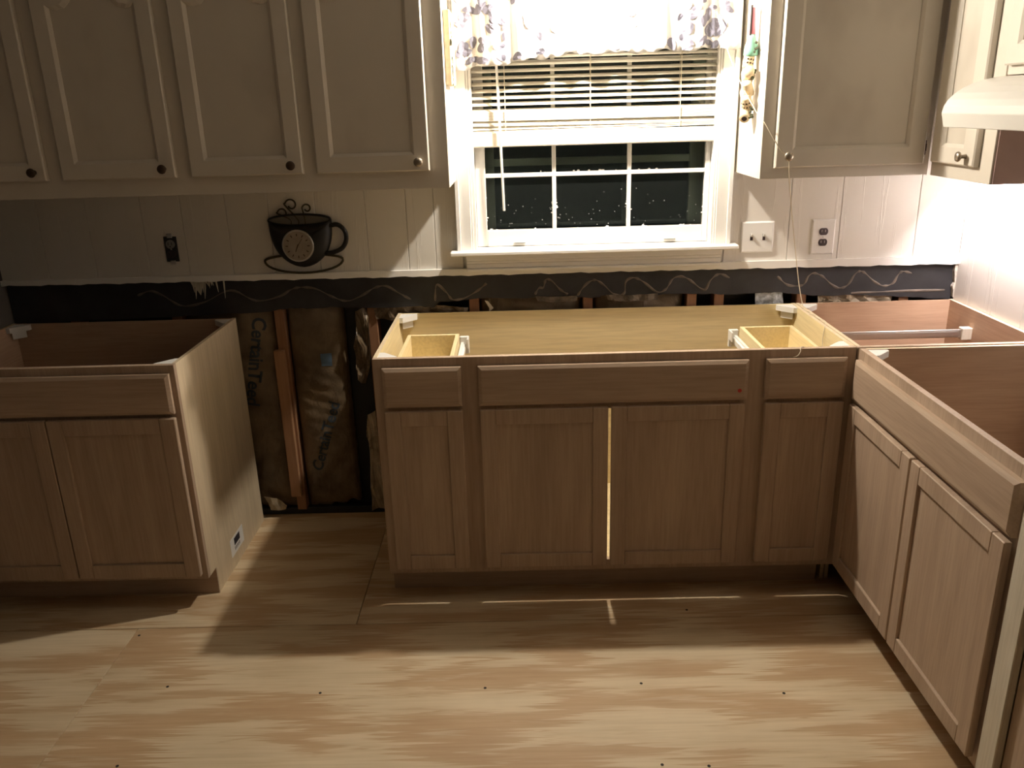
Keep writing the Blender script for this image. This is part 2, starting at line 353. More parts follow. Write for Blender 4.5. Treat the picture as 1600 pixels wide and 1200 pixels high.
# ------------------------------------------------------------------ window
wn = struct('window_1', 'white double hung window at night with divided panes', 'window')
def casing(name, prof_x, z0, z1):
    bm = bmesh.new()
    for a, b, y in prof_x: bx(bm, a, b, y, 0.012, z0, z1, 0.002)
    obj(name, bm, TRIMW, wn)
casing('casing', [(0.242, 0.258, -0.028), (0.258, 0.298, -0.020), (0.298, 0.306, -0.015), (0.306, 0.317, -0.010)], 1.114, 2.10)
casing('casing', [(1.240, 1.256, -0.028), (1.200, 1.240, -0.020), (1.193, 1.200, -0.015), (1.185, 1.193, -0.010)], 1.114, 2.10)
box('casing', TRIMW, wn, 0.317, 1.185, -0.02, 0.012, 2.02, 2.10, bev=0.002)
for a in ((0.300, 0.3155, 0.0, 0.16, 1.10, 2.03), (1.1865, 1.20, 0.0, 0.16, 1.10, 2.03), (0.3155, 1.1865, 0.0, 0.16, 2.02, 2.035)): box('jamb', TRIMW, wn, *a)
bm = bmesh.new(); bx(bm, 0.217, 1.282, -0.062, 0.0, 1.098, 1.1145, 0.004); bx(bm, 0.3156, 1.1864, -0.001, 0.16, 1.098, 1.1145); obj('stool', bm, TRIMW, wn)
bm = bmesh.new()
for z0, z1, y in ((1.078, 1.098, -0.044), (1.066, 1.078, -0.036), (1.046, 1.066, -0.030), (1.036, 1.046, -0.036)): bx(bm, 0.275, 1.225, y, 0.0, z0, z1, 0.003)
obj('apron', bm, TRIMW, wn)
def sash(y0, y1, z0, z1, rows, glass_x=(0.354, 1.167), bottom=0.06, top=0.04):
    s = bmesh.new()
    bx(s, 0.3165, glass_x[0], y0, y1, z0, z1, 0.002); bx(s, glass_x[1], 1.1855, y0, y1, z0, z1, 0.002)
    bx(s, glass_x[0], glass_x[1], y0, y1, z0, z0 + bottom, 0.002); bx(s, glass_x[0], glass_x[1], y0, y1, z1 - top, z1, 0.002)
    so = obj('sash', s, TRIMW, wn)
    gx = [glass_x[0], 0.609, 0.888, glass_x[1]]; gz = [z0 + bottom] + rows + [z1 - top]
    ym = (y0 + y1) / 2
    for x in gx[1:3]: box('muntin', TRIMW, so, x - 0.0075, x + 0.0075, y0 + 0.004, y1 - 0.006, gz[0], gz[-1], bev=0.002)
    for z in rows: box('muntin', TRIMW, so, gx[0], gx[3], y0 + 0.003, y1 - 0.007, z - 0.0075, z + 0.0075, bev=0.002)
    for i in range(3):
        for k in range(len(gz) - 1): box('pane', GLASS, so, gx[i] + (0.0076 if i else 0.0002), gx[i + 1] - (0.0076 if i < 2 else 0.0002), ym, ym + 0.003, gz[k] + 0.0078, gz[k + 1] - 0.0078)
    return so
lo = sash(0.046, 0.080, 1.116, 1.600, [1.377])
hi = sash(0.084, 0.116, 1.565, 2.018, [1.77], bottom=0.035)
for x in (0.476, 1.042):
    bm = bmesh.new(); bx(bm, x - 0.022, x + 0.022, 0.030, 0.046, 1.127, 1.131, 0.001); bx(bm, x - 0.022, x + 0.022, 0.030, 0.033, 1.127, 1.137, 0.001); obj('sash_lift', bm, TRIMW, lo)
# uneven paint and glazing lumps on muntins, spatter on the panes
bm = bmesh.new()
for i in range(46):
    c = rnd.choice([0, 1, 2])
    if c == 0: x, z = rnd.choice([0.354, 0.601, 0.617, 0.880, 0.896, 1.167]) + rnd.uniform(-0.002, 0.002), rnd.uniform(1.18, 1.30)
    elif c == 1: x, z = rnd.uniform(0.36, 1.16), 1.177 + rnd.uniform(-0.001, 0.002)
    else: x, z = rnd.uniform(0.55, 1.0), 1.386 + rnd.uniform(-0.001, 0.002)
    bmesh.ops.create_icosphere(bm, subdivisions=1, radius=rnd.uniform(0.0018, 0.0042), matrix=Matrix.Translation((x, 0.060, z)) @ Matrix.Diagonal((rnd.uniform(0.8, 2.6), 0.6, 1.0, 1)))
tag(obj('paint_lump', bm, TRIMW, lo), kind='stuff')
bm = bmesh.new()
for i in range(60):
    x, z = rnd.uniform(0.37, 1.15), 1.185 + abs(rnd.gauss(0, 0.06))
    if z > 1.36: continue
    bmesh.ops.create_icosphere(bm, subdivisions=1, radius=rnd.uniform(0.0008, 0.0019), matrix=Matrix.Translation((x, 0.0625, z)))
tag(obj('paint_speck', bm, TRIMW, lo), kind='stuff')
# storm window frame outside
STORM = plain('storm_frame_alu', (0.36, 0.37, 0.32), 0.5, var=0.05)
bm = bmesh.new()
for a in ((0.316, 0.385, 1.115, 2.02), (1.125, 1.186, 1.115, 2.02), (0.385, 1.125, 1.405, 1.432), (0.385, 1.125, 1.115, 1.145)): bx(bm, a[0], a[1], 0.125, 0.150, a[2], a[3], 0.002)
obj('storm_frame', bm, STORM, wn)
box('storm_pane', GLASS, wn, 0.3852, 1.1248, 0.136, 0.139, 1.1452, 1.4048); box('storm_pane', GLASS, wn, 0.3852, 1.1248, 0.136, 0.139, 1.4322, 2.0185)
# ------------------------------------------------------------------ blind
bl = thing('window_blind', 'half raised ivory slatted blind in the window', 'blind', (0, 0, 0))
def slat_mesh(x0, x1, tilt, wdt=0.025):
    bm = bmesh.new(); n = 4; rows = []
    for k in range(n + 1):
        t = (k / n - 0.5) * wdt; cz = 0.0022 * (1 - (2 * k / n - 1) ** 2)
        y = t * math.cos(tilt) - cz * math.sin(tilt); z = t * math.sin(tilt) + cz * math.cos(tilt)
        rows.append((y, z))
    for th in (0, 0.0007):
        pass
    A = [[bm.verts.new((x, y, z)) for y, z in rows] for x in (x0, x1)]
    B = [[bm.verts.new((x, y, z - 0.0008)) for y, z in rows] for x in (x0, x1)]
    for k in range(n):
        bm.faces.new((A[0][k], A[1][k], A[1][k + 1], A[0][k + 1])); bm.faces.new((B[0][k + 1], B[1][k + 1], B[1][k], B[0][k]))
    for k in (0, n): bm.faces.new((A[0][k], B[0][k], B[1][k], A[1][k]))
    return bm
sl0 = None; z = 1.985
zs = []
while z > 1.612: zs.append((z, 0.0)); z -= 0.0222
for k in range(9): zs.append((1.606 - 0.0036 * k, -0.003))
zs += [(1.562, -0.006), (1.558, -0.006), (1.549, 0.004), (1.543, 0.008), (1.540, 0.010)]
for zc, tl in zs:
    if sl0 is None: sl0 = obj('slat', slat_mesh(-0.435, 0.435, math.radians(29)), BLINDM, bl); o = sl0
    else:
        o = sl0.copy(); C.objects.link(o); o.parent = bl
    o.location = (0.752, 0.024, zc); o.rotation_euler = (0, -tl * 1.2, 0)
box('bottom_rail', BLINDM, bl, 0.312, 1.194, 0.008, 0.038, 1.481, 1.533, bev=0.004)
box('head_rail', BLINDM, bl, 0.318, 1.184, 0.004, 0.042, 1.99, 2.018, bev=0.002)
for x in (0.435, 0.74, 1.06):
    bm = bmesh.new(); tube(bm, [(x, 0.009, 1.99), (x, 0.009, 1.535)], 0.0012, 6); tube(bm, [(x, 0.039, 1.99), (x, 0.039, 1.535)], 0.0012, 6); obj('ladder_cord', bm, CORDM, bl)
bm = bmesh.new(); tube(bm, [(0.405, -0.004, 1.97), (0.408, -0.006, 1.80), (0.421, -0.006, 1.255)], 0.0045, 8); obj('tilt_wand', bm, WHITEP, bl)
# ------------------------------------------------------------------ valance
va = thing('window_valance', 'white gathered valance with grey leaf print above the blind', 'curtain')
def val_y(x, z):
    return -0.062 + 0.010 * math.sin(x * 62 + 1.5 * math.sin(x * 9)) * (0.5 + 0.5 * (2.05 - z) / 0.3) + 0.004 * math.sin(x * 151 + z * 7)
def val_bot(x):
    t = (x - 0.27) / 0.985
    return 1.742 + 0.040 * min(1, t * 2.6) + 0.012 * max(0, t - 0.5) + 0.004 * math.sin(x * 40) + 0.003 * math.sin(x * 97)
bm = bmesh.new(); NX, NZ = 150, 14; G = []
for i in range(NX + 1):
    x = 0.268 + 0.980 * i / NX; b0 = val_bot(x)
    G.append([(bm.verts.new((x, val_y(x, b0 + (2.06 - b0) * k / NZ), b0 + (2.06 - b0) * k / NZ)), bm.verts.new((x, val_y(x, b0 + (2.06 - b0) * k / NZ) + 0.0012, b0 + (2.06 - b0) * k / NZ))) for k in range(NZ + 1)])
for i in range(NX):
    for k in range(NZ):
        for s in (0, 1): bm.faces.new((G[i][k][s], G[i + 1][k][s], G[i + 1][k + 1][s], G[i][k + 1][s]))
    for k in (0, NZ): bm.faces.new((G[i][k][0], G[i + 1][k][0], G[i + 1][k][1], G[i][k][1]))
cl = obj('cloth', bm, FABRIC, va, True)
bm = bmesh.new()
for i in range(95):
    u = rnd.random(); x = (0.285 + rnd.random() * 0.17) if u < 0.42 else ((1.03 + rnd.random() * 0.19) if u < 0.78 else rnd.uniform(0.45, 1.03))
    zlo = val_bot(x) + 0.008; z = zlo + rnd.random() * (2.03 - zlo)
    a = rnd.uniform(0, 6.28); L = rnd.uniform(0.014, 0.023); W = L * rnd.uniform(0.45, 0.75)
    vs = []
    for k in range(12):
        t = 2 * math.pi * k / 12; lx = L * math.cos(t); lz = W * math.sin(t) * (1 - 0.35 * math.cos(t))
        px = x + lx * math.cos(a) - lz * math.sin(a); pz = z + lx * math.sin(a) + lz * math.cos(a)
        px = min(max(px, 0.270), 1.246); pz = max(pz, val_bot(px) + 0.001)
        vs.append((px, pz))
    cv = bm.verts.new((x, val_y(x, z) - 0.0035, z)); R = [bm.verts.new((p, val_y(p, q) - 0.0035, q)) for p, q in vs]
    for k in range(12): bm.faces.new((cv, R[k], R[(k + 1) % 12]))
tag(obj('leaf_print', bm, GREYL, cl), kind='stuff')
bm = bmesh.new(); tube(bm, [(0.262, -0.055, 2.055), (1.25, -0.055, 2.055)], 0.006, 10); obj('curtain_rod', bm, TRIMW, va)

# ------------------------------------------------------------------ cabinets
H, D, T = 0.876, 0.61, 0.102
def oak_door(parent, x0, x1, z0, z1, yb, sw=0.050, th=0.019):
    yf = yb - th; bm = bmesh.new()
    bx(bm, x0, x0 + sw, yf, yb, z0, z1, 0.0025, 0); bx(bm, x1 - sw, x1, yf, yb, z0, z1, 0.0025, 0)
    bx(bm, x0 + sw, x1 - sw, yf, yb, z0, z0 + sw, 0.0018, 1); bx(bm, x0 + sw, x1 - sw, yf, yb, z1 - sw, z1, 0.0018, 1)
    d = obj('door', bm, [OAK['z'], OAK['x']], parent)
    box('panel', OAK['z'], d, x0 + sw, x1 - sw, yf + 0.008, yb - 0.002, z0 + sw, z1 - sw)
    return d
def front(name, parent, x0, x1, z0, z1, yb, th=0.020):
    bm = bmesh.new(); slab(bm, x0, x1, z0, z1, yb, yb - th, 0.011); return obj(name, bm, OAK['x'], parent)
def corner_block(parent, x, y, sx, sy):
    bm = bmesh.new(); s = 0.062
    prism(bm, [(x, y), (x + sx * s, y), (x + sx * s, y + sy * 0.012), (x + sx * 0.014, y + sy * s), (x, y + sy * s)], XY, H - 0.022, H - 0.002)
    prism(bm, [(x + sx * 0.01, y + sy * 0.01), (x + sx * 0.045, y + sy * 0.01), (x + sx * 0.01, y + sy * 0.045)], XY, H - 0.05, H - 0.022)
    obj('corner_block', bm, WHITEP, parent)
def base_box(parent, W, inner, stiles, rails, side_l=SIDE, side_r=SIDE, toe=True, frame=True, toe_end=0.0, blocks=(0, 1, 2, 3)):
    """stiles: x intervals, rails: (x0,x1,z0,z1); front frame face at y=-D"""
    t = 0.0125; pf = -D + 0.019
    for x0, mm in ((0.0, side_l), (W - t, side_r)):
        bm = bmesh.new()
        prism(bm, [(0, 0), (0, H), (pf, H), (pf, T), (-D + 0.075, T), (-D + 0.075, 0)], YZ, x0, x0 + t)
        for f in bm.faces:
            n = f.calc_center_median()
            f.material_index = 0
        o = obj('side_panel', bm, [mm, inner['y']], parent)
        cx = W / 2
        for p in o.data.polygons:
            if abs(p.normal.x) > 0.9 and ((p.center.x < x0 + t / 2) == (x0 > cx)): p.material_index = 1
    box('back_panel', inner['x'], parent, t, W - t, -0.010, -0.002, T, H - 0.001)
    box('bottom_panel', inner['x'], parent, t, W - t, pf, -0.010, T + 0.024, T + 0.036)
    if toe: box('toe_kick', OAK['x'], parent, 0.0, W - toe_end, -D + 0.075 - 0.006, -D + 0.075 - 0.0005, 0.0, T)
    if frame:
        bm = bmesh.new()
        for (a, b) in stiles: bx(bm, a, b, -D, pf, T, H, 0.0008, 0)
        for (a, b, c, d) in rails: bx(bm, a, b, -D, pf, c, d, 0.0008, 1)
        obj('face_frame', bm, [OAK['z'], OAK['x']], parent)
    for i, (x, y, sx, sy) in enumerate(((t, -0.010, 1, -1), (W - t, -0.010, -1, -1), (t, pf, 1, 1), (W - t, pf, -1, 1))):
        if i in blocks: corner_block(parent, x, y, sx, sy)
YB = -D - 0.007
# --- sink base
sk = thing('sink_base_cabinet', 'unfinished oak sink base cabinet below the window, open top', 'cabinet', (0, 0, 0))
W = 1.524
rails = []
for a, b in ((0.040, 0.268), (0.352, 1.166), (1.254, 1.484)): rails += [(a, b, H - 0.040, H), (a, b, 0.692, 0.728), (a, b, T, T + 0.038)]
base_box(sk, W, LITPLY, [(0, 0.040), (0.268, 0.352), (1.166, 1.254), (1.484, W)], rails, toe_end=0.03)
for nm, a, b in (('drawer', 0.030, 0.280), ('false_front', 0.334, 1.186), ('drawer', 1.241, 1.493)):
    f = front(nm, sk, a, b, 0.716, 0.848, -D - 0.001)
    if nm == 'drawer':
        bm = bmesh.new(); u, v = a + 0.028, b - 0.034; y0, y1, z0, z1 = -D + 0.02, -0.185, 0.742, 0.838; t = 0.013
        bx(bm, u, u + t, y0, y1, z0, z1, 0.001); bx(bm, v - t, v, y0, y1, z0, z1, 0.001); bx(bm, u + t, v - t, y1 - t, y1, z0, z1, 0.001); bx(bm, u + t, v - t, y0, y0 + t, z0, z1, 0.001); bx(bm, u + t, v - t, y0 + t, y1 - t, z0 + 0.006, z0 + 0.011)
        obj('drawer_box', bm, LITPLY['y'], f)
        xi = v + 0.004 if a < 0.5 else u - 0.004; s = 1 if a < 0.5 else -1
        bm = bmesh.new(); bx(bm, *sorted((xi, xi + s * 0.010)), y0, -0.165, 0.768, 0.802, 0.001); bx(bm, *sorted((xi + s * 0.010, xi + s * 0.018)), y0, -0.17, 0.776, 0.794); obj('drawer_slide', bm, WHITEP, f)
        bm = bmesh.new(); bx(bm, *sorted((xi - s * 0.004, xi + s * 0.030)), -0.172, -0.155, 0.757, 0.822, 0.002); bx(bm, *sorted((xi + s * 0.024, xi + s * 0.030)), -0.21, -0.17, 0.787, 0.822, 0.001); obj('slide_bracket', bm, WHITEP, f)
for a, b in ((0.030, 0.279), (0.335, 0.7455), (0.7555, 1.180), (1.243, 1.493)): oak_door(sk, a, b, 0.131, 0.704, YB)
bm = bmesh.new(); lathe(bm, [(0.0065, 0), (0.0065, 0.0005)], (1.160, -D - 0.0212, 0.749), (0, -1, 0), 12); obj('sticker', bm, REDINK, sk)['label'] = 'small round red sticker'
# --- left base
lw = 0.868
lb = thing('base_cabinet', 'unfinished oak base cabinet at the far left, standing in shadow', 'cabinet', (-0.628 - lw, -0.008, 0))
cx = lw / 2
base_box(lb, lw, SHADEPLY, [(0, 0.040), (lw - 0.040, lw)], [(0.040, lw - 0.040, H - 0.040, H), (0.040, lw - 0.040, 0.692, 0.728), (0.040, lw - 0.040, T, T + 0.038)])
front('drawer_front', lb, 0.016, lw - 0.016, 0.716, 0.850, -D - 0.001)
oak_door(lb, 0.014, cx - 0.002, 0.125, 0.704, YB, 0.052); oak_door(lb, cx + 0.002, lw - 0.014, 0.125, 0.704, YB, 0.052)
st = bmesh.new(); bx(st, lw, lw + 0.0006, -0.385, -0.245, 0.048, 0.118)
so = obj('paper_label', st, WHITEP, lb); so['label'] = 'white paper label with dark print'
bm = bmesh.new(); bx(bm, lw + 0.0006, lw + 0.0010, -0.345, -0.285, 0.080, 0.108)
for k in range(5): bx(bm, lw + 0.0006, lw + 0.0010, -0.345 + 0.012 * k, -0.340 + 0.012 * k, 0.060, 0.074)
obj('print', bm, INK, so)
# --- corner base (blind)
cw = 0.5955
cb = thing('corner_base_cabinet', 'open-topped corner base cabinet against the right wall', 'cabinet', (1.5275, 0, 0))
base_box(cb, cw, SHADEPLY, [(0, 0.04), (cw - 0.040, cw)], [(0.04, cw - 0.04, H - 0.04, H), (0.04, cw - 0.04, T, T + 0.04)], toe=False, blocks=(0,))
box('blind_panel', SHADEPLY['z'], cb, 0.04, cw - 0.04, -D + 0.005, -D + 0.012, T + 0.04, H - 0.04)
bm = bmesh.new(); bx(bm, 0.03, cw - 0.045, -0.186, -0.176, 0.776, 0.806, 0.001); bx(bm, 0.03, cw - 0.06, -0.190, -0.186, 0.783, 0.799); obj('drawer_slide', bm, STEEL, cb)
bm = bmesh.new(); bx(bm, cw - 0.050, cw - 0.0126, -0.195, -0.165, 0.768, 0.812, 0.002); obj('slide_bracket', bm, PINE, cb)
# --- right base, facing left
rw = 0.914
rb = thing('base_cabinet', 'unfinished oak base cabinet along the right wall facing left', 'cabinet', (2.1365, -0.6225, 0), -math.pi / 2)
base_box(rb, rw, SHADEPLY, [(0, 0.040), (rw - 0.040, rw)], [(0.04, rw - 0.04, H - 0.040, H), (0.04, rw - 0.04, 0.692, 0.728), (0.04, rw - 0.04, T, T + 0.038)])
front('drawer_front', rb, 0.020, rw - 0.012, 0.716, 0.846, -D - 0.001)
oak_door(rb, 0.030, rw / 2 - 0.004, 0.131, 0.704, YB); oak_door(rb, rw / 2 + 0.004, rw - 0.012, 0.131, 0.704, YB)
# --- strip and next unit at the right edge of the photo
fb = box('filler_board', PINE, None, 1.512, 1.531, -1.608, -1.548, 0.0, 0.876, bev=0.002); tag(fb, 'pale upright pine board beside the right base cabinet', 'board')
nb = thing('end_cabinet', 'brown cabinet end at the lower right edge, beyond the pale board', 'cabinet', (1.53, -1.61, 0))
box('side_panel', OAK['z'], nb, 0.0, 0.58, -0.32, 0.0, 0.0, 0.876, bev=0.002)
box('face_edge', PINE, nb, -0.012, 0.0, -0.32, -0.30, 0.0, 0.876, bev=0.002)

# ------------------------------------------------------------------ wall cabinets
def knob(parent, x, y, z, m, axis=(0, -1, 0)):
    bm = bmesh.new(); lathe(bm, [(0.0075, 0), (0.006, 0.004), (0.0055, 0.014), (0.013, 0.018), (0.015, 0.022), (0.0135, 0.026), (0.007, 0.029), (0.0, 0.0295)], (x, y, z), axis, 18)
    return obj('knob', bm, m, parent, True)
def hinge(parent, x, y, z):
    bm = bmesh.new(); lathe(bm, [(0.0025, 0), (0.0025, 0.045)], (x, y, z), (0, 0, 1), 8); bx(bm, x - 0.004, x + 0.004, y - 0.0005, y + 0.003, z + 0.012, z + 0.034); return obj('hinge', bm, BRONZE, parent)
def painted_door(parent, x0, x1, z0, z1, yb, arch, sw=0.048, bw=0.050, th=0.019, shoulder=0.13):
    """cathedral-topped painted door (front to -y)"""
    yf = yb - th; i0, i1, j0 = x0 + sw, x1 - sw, z0 + bw
    top = z1 - shoulder if arch else z1 - sw
    inner = [(i0, j0), (i1, j0)]; outer = [(x0, z0), (x1, z0)]
    n = 24
    for k in range(n + 1):
        t = k / n; x = i1 + (i0 - i1) * t; s = abs(2 * t - 1)
        if arch:
            if s > 0.72: z = top - 0.006 * math.sin((1 - s) / 0.28 * math.pi)
            else: z = top - 0.004 + (0.085) * (0.5 + 0.5 * math.cos(math.pi * s / 0.72)) ** 0.8
        else: z = top
        inner.append((x, z)); outer.append((x1 + (x0 - x1) * t, z1))
    cxm, czm = (i0 + i1) / 2, (j0 + top) / 2
    def shrink(pts, d): return [(x + (d if x < cxm else -d) * min(1, abs(x - cxm) / 0.02), z + (d if z < czm else -d)) for x, z in pts]
    bm = bmesh.new()
    V = lambda pts, y: [bm.verts.new((x, y, z)) for x, z in pts]
    O0, O1, O2 = V(outer, yb), V(outer, yf + 0.004), V([(x + (0.004 if x < cxm else -0.004), z + (0.004 if z < czm else -0.004)) for x, z in outer], yf)
    I1 = V(inner, yf); I2 = V(shrink(inner, 0.010), yf + 0.007); I3 = V(shrink(inner, 0.010), yb)
    for a, b in ((O0, O1), (O1, O2), (O2, I1), (I1, I2), (I2, I3), (I3, O0)): ring_strip(bm, a, b)
    d = obj('door', bm, PAINT, parent)
    bm = bmesh.new(); box_top = z1 - sw * 0.6
    P = shrink(inner, 0.0095); a = [bm.verts.new((x, yf + 0.0095, z)) for x, z in P]; b = [bm.verts.new((x, yb - 0.002, z)) for x, z in P]
    bm.faces.new(a); bm.faces.new(b[::-1]); ring_strip(bm, a, b)
    obj('panel', bm, PANELP, d)
    return d
UZ0, UZ1 = 1.372, 2.134
def upper_box(parent, W, dep=0.305, bottom_rail=0.05):
    bm = bmesh.new(); bx(bm, 0, W, -dep, 0, UZ0 + 0.012, UZ1, 0.001)
    bx(bm, 0, 0.016, -dep, 0, UZ0, UZ0 + 0.013); bx(bm, W - 0.016, W, -dep, 0, UZ0, UZ0 + 0.013)
    obj('body', bm, PAINT, parent)
    box('face_frame', PAINT, parent, 0, W, -dep - 0.018, -dep, UZ0, UZ1, bev=0.001)
ul = thing('wall_cabinet', 'long cream wall cabinet left of the window with four arched doors', 'cabinet', (-1.500, 0, 0))
upper_box(ul, 1.750)
FF = -0.3235
for a, b in ((0.025, 0.436), (0.488, 0.861), (0.911, 1.278), (1.322, 1.690)):
    d = painted_door(ul, a, b, 1.430, 2.085, FF - 0.001, True); knob(d, b - 0.034, FF - 0.020, 1.459, NICKEL if b > 1.6 else BRONZE)
for x in (0.489 - 0.006, 1.322 - 0.006): pass
ur = thing('wall_cabinet', 'cream wall cabinet right of the window with one door', 'cabinet', (1.265, 0, 0))
upper_box(ur, 0.545)
d = painted_door(ur, 0.041, 0.520, 1.407, 2.085, FF - 0.001, True, sw=0.053, bw=0.055); knob(d, 0.041 + 0.037, FF - 0.020, 1.444, NICKEL)
hinge(ur, 0.526, FF - 0.004, 1.435); hinge(ur, 0.526, FF - 0.004, 1.99)
# corner wall cabinet, facing left
uc = thing('wall_cabinet', 'narrow cream corner wall cabinet beside the range hood, facing left', 'cabinet', (2.123, -0.3425, 0), -math.pi / 2)
uw = 0.352
upper_box(uc, uw, 0.295)
d = painted_door(uc, 0.028, 0.286, 1.416, 2.085, -0.314, False, sw=0.062, bw=0.05); knob(d, 0.242, -0.333, 1.444, NICKEL)
hinge(uc, 0.024, -0.316, 1.44)
box('end_panel', MAUVE, uc, uw, uw + 0.004, -0.306, -0.002, UZ0 + 0.002, UZ1)
# cabinet over the hood
uh = thing('hood_cabinet', 'cream wall cabinet above the white range hood', 'cabinet', (2.123, -0.7005, 0), -math.pi / 2)
bm = bmesh.new(); bx(bm, 0.0, 0.76, -0.295, 0, 1.664, UZ1, 0.001); obj('body', bm, PAINT, uh)
box('face_frame', PAINT, uh, 0, 0.76, -0.313, -0.295, 1.664, UZ1, bev=0.001)
for a, b in ((0.012, 0.376), (0.384, 0.748)): painted_door(uh, a, b, 1.688, 2.085, -0.314, False, sw=0.05, bw=0.05)
hinge(uh, 0.008, -0.318, 1.765)
# range hood
hd = thing('range_hood', 'white curved range hood on the right wall', 'hood', (0, 0, 0))
prof = [(2.123, 1.533), (1.655, 1.533), (1.645, 1.570)]
for k in range(1, 9):
    t = k / 8 * math.pi / 2; prof.append((1.645 + 0.175 * (1 - math.cos(t)), 1.570 + 0.092 * math.sin(t)))
prof.append((2.123, 1.662))
bm = bmesh.new(); prism(bm, prof, lambda a, b, h: (a, h, b), -1.46, -0.702); bmesh.ops.bevel(bm, geom=bm.edges[:], offset=0.0015, segments=1, affect='EDGES')
obj('canopy', bm, HOODW, hd)
box('filter', STEEL, hd, 1.72, 2.08, -1.40, -0.76, 1.528, 1.5335)
# lamp fixtures out of the frame; the strip is added for the right wall
bm = bmesh.new(); lathe(bm, [(0.03, 0), (0.03, 0.012), (0.008, 0.014), (0.008, 0.07), (0.018, 0.075), (0.018, 0.092)], (0.745, -0.232, 2.136), (0, 0, -1), 16)
tag(obj('lamp_holder', bm, WHITEP), 'white bulb holder under the soffit over the sink', 'lamp')
bm = bmesh.new(); bx(bm, 2.035, 2.115, -0.63, -0.10, 1.358, 1.3845, 0.002)
tag(obj('added_strip', bm, WHITEP), 'thin strip added under the corner wall cabinet to brighten the wall', 'lamp')

# ------------------------------------------------------------------ wall clock shaped like a cup
ck = thing('wall_clock', 'black coffee cup wall clock with curling steam', 'clock')
def cup_half(z):  # half-width of cup at height z
    t = (z - 1.066) / (1.235 - 1.066); t = max(0, min(1, t)); return 0.117 * (1 - (1 - t) ** 2.6) ** 0.55
c0 = -0.340
outl = []
for k in range(15):
    z = 1.066 + (1.243 - 1.066) * (k / 14) ** 1.6; outl.append((cup_half(z), z))
bm = bmesh.new()
right = [(c0 + h, z) for h, z in outl]; left = [(c0 - h, z) for h, z in outl]
rim = [(c0 + 0.117 * math.cos(math.pi * k / 16), 1.243 - 0.020 * math.sin(math.pi * k / 16)) for k in range(1, 16)]
pl = right[1:] + rim + left[:0:-1] + [(c0, 1.066)]
# bulging body: fan of loops towards the centre
cyy, czz = c0, 1.16; loops = []
for s, y in ((1.0, 0.0), (1.0, -0.010), (0.93, -0.024), (0.75, -0.036), (0.45, -0.043)):
    loops.append([bm.verts.new((cyy + (x - cyy) * s, y, czz + (z - czz) * s)) for x, z in pl])
bm.faces.new(loops[0])
for a, b in zip(loops, loops[1:]): ring_strip(bm, a, b)
bm.faces.new(loops[-1]); cup = obj('cup', bm, CLOCKM, ck, True)
bm = bmesh.new(); prism(bm, [(c0 + 0.116 * math.cos(2 * math.pi * k / 32), 1.243 + 0.020 * math.sin(2 * math.pi * k / 32)) for k in range(32)], XZ, -0.012, -0.004); obj('cup_opening', bm, plain('coffee_milk_grey', (0.12, 0.11, 0.09), 0.5), ck)
bm = bmesh.new(); tube(bm, [(c0 + 0.116 * math.cos(2 * math.pi * k / 32), -0.012, 1.243 + 0.020 * math.sin(2 * math.pi * k / 32)) for k in range(33)], 0.004, 8, caps=False); obj('rim', bm, CLOCKM, ck, True)
bm = bmesh.new(); tube(bm, catmull([(c0 + 0.105, -0.014, 1.218), (c0 + 0.140, -0.014, 1.222), (c0 + 0.165, -0.014, 1.200), (c0 + 0.168, -0.014, 1.165), (c0 + 0.150, -0.014, 1.135), (c0 + 0.115, -0.014, 1.120), (c0 + 0.085, -0.014, 1.118)], 6), 0.0085, 10); obj('handle', bm, CLOCKM, ck, True)
dx, dz = -0.347, 1.152
bm = bmesh.new(); lathe(bm, [(0.056, 0), (0.060, 0.006), (0.058, 0.012), (0.053, 0.010)], (dx, -0.036, dz), (0, -1, 0), 36); obj('bezel', bm, STEEL, ck, True)
bm = bmesh.new(); lathe(bm, [(0.0535, 0), (0.0535, 0.0008)], (dx, -0.0465, dz), (0, -1, 0), 36); dl = obj('dial', bm, DIAL, ck)
for k in range(12):
    a = 2 * math.pi * k / 12
    bm = bmesh.new(); bx(bm, -0.0016, 0.0016, -0.0006, 0, 0.036, 0.045)
    o = obj('hour_mark', bm, BRONZE, dl); o.matrix_local = Matrix.Translation((dx, -0.0474, dz)) @ Matrix.Rotation(a, 4, 'Y')
for a, L, wd in ((0.62, 0.034, 0.0012), (3.55, 0.024, 0.0020)):
    bm = bmesh.new(); prism(bm, [(-wd, -0.006), (wd, -0.006), (wd * 0.5, L), (-wd * 0.5, L)], XZ, -0.0008, 0)
    o = obj('clock_hand', bm, BRONZE, dl); o.matrix_local = Matrix.Translation((dx, -0.0482, dz)) @ Matrix.Rotation(a, 4, 'Y')
def curl(x, z, r, s, foot):
    pts = [(foot, -0.010, 1.225), (foot, -0.010, 1.245)]
    for k in range(0, 20):
        a = math.pi * (1.0 + s * 0.0) - k / 19 * 2.0 * math.pi * 0.95; rr = r * (1 - 0.55 * k / 19)
        pts.append((x + s * rr * math.cos(a), -0.010, z + rr * math.sin(a)))
    bm = bmesh.new(); tube(bm, catmull(pts, 3), 0.0032, 7); obj('steam_curl', bm, OLIVE, ck, True)
curl(-0.400, 1.268, 0.019, 1, -0.372); curl(-0.365, 1.298, 0.023, 1, -0.345); curl(-0.308, 1.284, 0.017, 1, -0.318)
sc = [(c0 + 0.148 * math.cos(2 * math.pi * k / 40), -0.006 - 0.010 * max(0, -math.sin(2 * math.pi * k / 40)), 1.092 + (0.046 if math.sin(2 * math.pi * k / 40) < 0 else 0.022) * math.sin(2 * math.pi * k / 40)) for k in range(41)]
bm = bmesh.new(); tube(bm, sc, 0.0045, 8, caps=False); obj('saucer', bm, OLIVE, ck, True)

